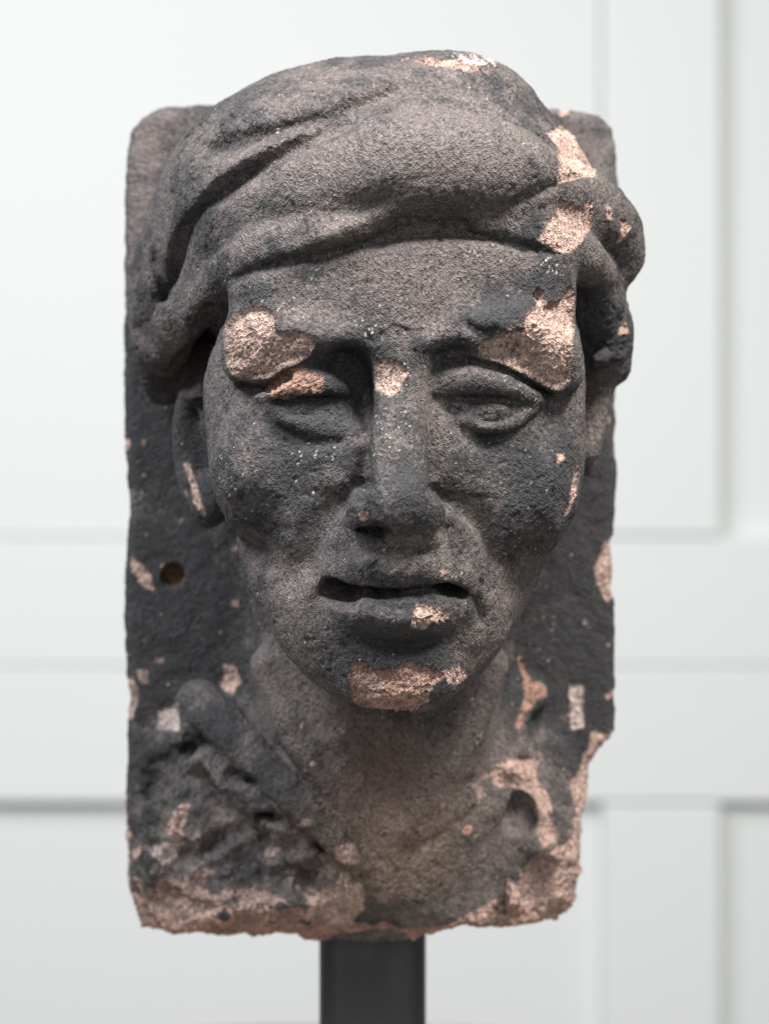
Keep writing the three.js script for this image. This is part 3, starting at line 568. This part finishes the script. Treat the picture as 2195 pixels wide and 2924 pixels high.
function partMesh(name, labels, parent) {
  const want = new Set(labels.map((l) => L[l])), map = new Map(), P = [], N = [], C = [], U = [], I = [];
  for (let t = 0; t < ni / 3; t++) {
    if (!want.has(triLabel[t])) continue;
    for (let q = 0; q < 3; q++) {
      const v = idx[t * 3 + q], key = v * 3 + triAxis[t];
      let m = map.get(key);
      if (m === undefined) {
        m = map.size; map.set(key, m);
        const x = pos[v * 3], y = pos[v * 3 + 1], z = pos[v * 3 + 2], ax = triAxis[t];
        P.push(x, y, z); N.push(nrm[v * 3], nrm[v * 3 + 1], nrm[v * 3 + 2]); C.push(col[v * 3], col[v * 3 + 1], col[v * 3 + 2]);
        U.push((ax === 0 ? z : x) / 0.16 + ax * 0.37, (ax === 1 ? z : y) / 0.16 + ax * 0.21);
      }
      I.push(m);
    }
  }
  const g = new THREE.BufferGeometry();
  g.setAttribute('position', new THREE.Float32BufferAttribute(P, 3)); g.setAttribute('normal', new THREE.Float32BufferAttribute(N, 3));
  g.setAttribute('color', new THREE.Float32BufferAttribute(C, 3)); g.setAttribute('uv', new THREE.Float32BufferAttribute(U, 2)); g.setIndex(I);
  const m = new THREE.Mesh(g, stone); m.name = name; m.castShadow = m.receiveShadow = true; parent.add(m); return m;
}
const head = new THREE.Group(); head.name = 'stone_sculpture';
head.userData = { label: 'weathered dark sandstone head of a man in a cap, carved on a slab', category: 'sculpture' };
scene.add(head);
partMesh('back_slab', ['back_slab'], head);
partMesh('neck', ['neck'], head);
partMesh('garment', ['garment'], head);
const face = partMesh('face', ['face'], head);
partMesh('nose', ['nose'], face);
partMesh('mouth', ['mouth'], face);
partMesh('eye', ['left_eye'], face).userData = { label: 'eye with bare pink stone on its lid' };
partMesh('eye', ['right_eye'], face).userData = { label: 'eye with a heavy black lid' };
partMesh('ear', ['ear_one'], face);
partMesh('ear', ['ear_two'], face);
partMesh('cap', ['cap'], head);
partMesh('hair', ['hair'], head);
partMesh('hair', ['hair_two'], head);
console.log('verts', nv, 'tris', ni / 3);

// ------------------------------------------------------------------ the stand, the plinth and the wall
function tag(o, label, category, kind) { o.userData = { ...(label ? { label } : {}), ...(category ? { category } : {}), ...(kind ? { kind } : {}) }; return o; }
function mesh(name, g, m, parent) { const o = new THREE.Mesh(g, m); o.name = name; o.castShadow = o.receiveShadow = true; parent.add(o); return o; }
function noiseTexture(S, f) {
  const d = new Uint8Array(S * S * 4);
  for (let y = 0; y < S; y++) for (let x = 0; x < S; x++) { const c = f(x / S, y / S); for (let a = 0; a < 3; a++) d[(y * S + x) * 4 + a] = 255 * clamp(c[a] ?? c[0], 0, 1); d[(y * S + x) * 4 + 3] = 255; }
  const t = new THREE.DataTexture(d, S, S); t.wrapS = t.wrapT = THREE.RepeatWrapping; t.magFilter = THREE.LinearFilter; t.needsUpdate = true; return t;
}
const steelRough = noiseTexture(256, (u, v) => { const n = 0.42 + 0.2 * fbm(u, v, 0, 0.2, 4); return [n, n, n]; });
const steel = new THREE.MeshPhysicalMaterial({ name: 'black_steel', color: new THREE.Color(0.009, 0.009, 0.011), roughness: 1, roughnessMap: steelRough, metalness: 0.0, clearcoat: 0.35, clearcoatRoughness: 0.18 });
const POST_Z = -0.045, postX = (805 / 0.7567 - 1097.5) * sc(POST_Z), DISC_Y = -0.3636;
const stand = new THREE.Group(); stand.name = 'display_stand'; stand.position.set(postX, DISC_Y, POST_Z);
tag(stand, 'black steel post holding up the carved stone head', 'stand'); scene.add(stand);
const post = mesh('post', new RoundedBoxGeometry(0.0538, 0.212, 0.036, 6, 0.010), steel, stand); post.position.set(0, 0.106, 0);
const wood = new THREE.MeshStandardMaterial({ name: 'plinth_paint', color: new THREE.Color(0.26, 0.235, 0.21), roughness: 0.6, bumpMap: steelRough, bumpScale: 0.0005 });
const plinth = new THREE.Mesh(new THREE.CylinderGeometry(0.42, 0.42, 0.5, 96, 1), wood); plinth.name = 'plinth'; plinth.position.set(postX - 0.02, DISC_Y - 0.25, POST_Z);
plinth.castShadow = plinth.receiveShadow = true; tag(plinth, 'pale brown round plinth top below the black steel post', 'plinth'); scene.add(plinth);

const WALL_Z = -2.2, D = (px) => (px / 0.7567 - 1097.5) * sc(WALL_Z), V = (py) => -(py / 0.7567 - 1462) * sc(WALL_Z);
const plaster = noiseTexture(512, (u, v) => { const n = 0.5 + 0.5 * fbm(u, v, 0, 0.12, 5); return [n, n, n]; });
const white = new THREE.MeshStandardMaterial({ name: 'white_paint', color: new THREE.Color(0.71, 0.735, 0.72), roughness: 0.7, bumpMap: plaster, bumpScale: 0.0006 });
const wall = new THREE.Group(); wall.name = 'wall'; wall.position.set(0, 0, WALL_Z); tag(wall, 'white panelled wall', null, 'structure'); scene.add(wall);
// stiles and rails stand proud of recessed panels, with a slanting lip round every panel
const DEEP = 0.034;
const bars = [[D(-700), D(-480)], [D(1300), D(1556)], [D(2700), D(2920)]], FAR = 3.6, TOP = 4.2, LOW = -2.6;
const rail = [V(1735), V(1440), V(1160)];
mesh('back_board', new THREE.BoxGeometry(2 * FAR, TOP - LOW, 0.03), white, wall).position.set(0, (TOP + LOW) / 2, -DEEP - 0.015);
for (const [a, b] of bars) for (const [c, d] of [[LOW, rail[0]], [rail[2], TOP]]) mesh('stile', new RoundedBoxGeometry(b - a, d - c - 0.003, DEEP, 3, 0.005), white, wall).position.set((a + b) / 2, (c + d) / 2, -DEEP / 2);
for (const [a, b] of [[-FAR, bars[0][0]], [bars[0][1], bars[1][0]]]) mesh('panel', new RoundedBoxGeometry(b - a - 0.004, TOP - rail[2] - 0.002, DEEP - 0.006, 3, 0.004), white, wall).position.set((a + b) / 2, (TOP + rail[2]) / 2, -(DEEP + 0.006) / 2);
for (const [c, d, out] of [[rail[0], rail[1], 0.0015], [rail[1], rail[2], 0]]) mesh('rail', new RoundedBoxGeometry(2 * FAR, d - c - 0.001, DEEP, 3, 0.005), white, wall).position.set(0, (c + d) / 2, out - DEEP / 2);
renderer.render(scene, camera);
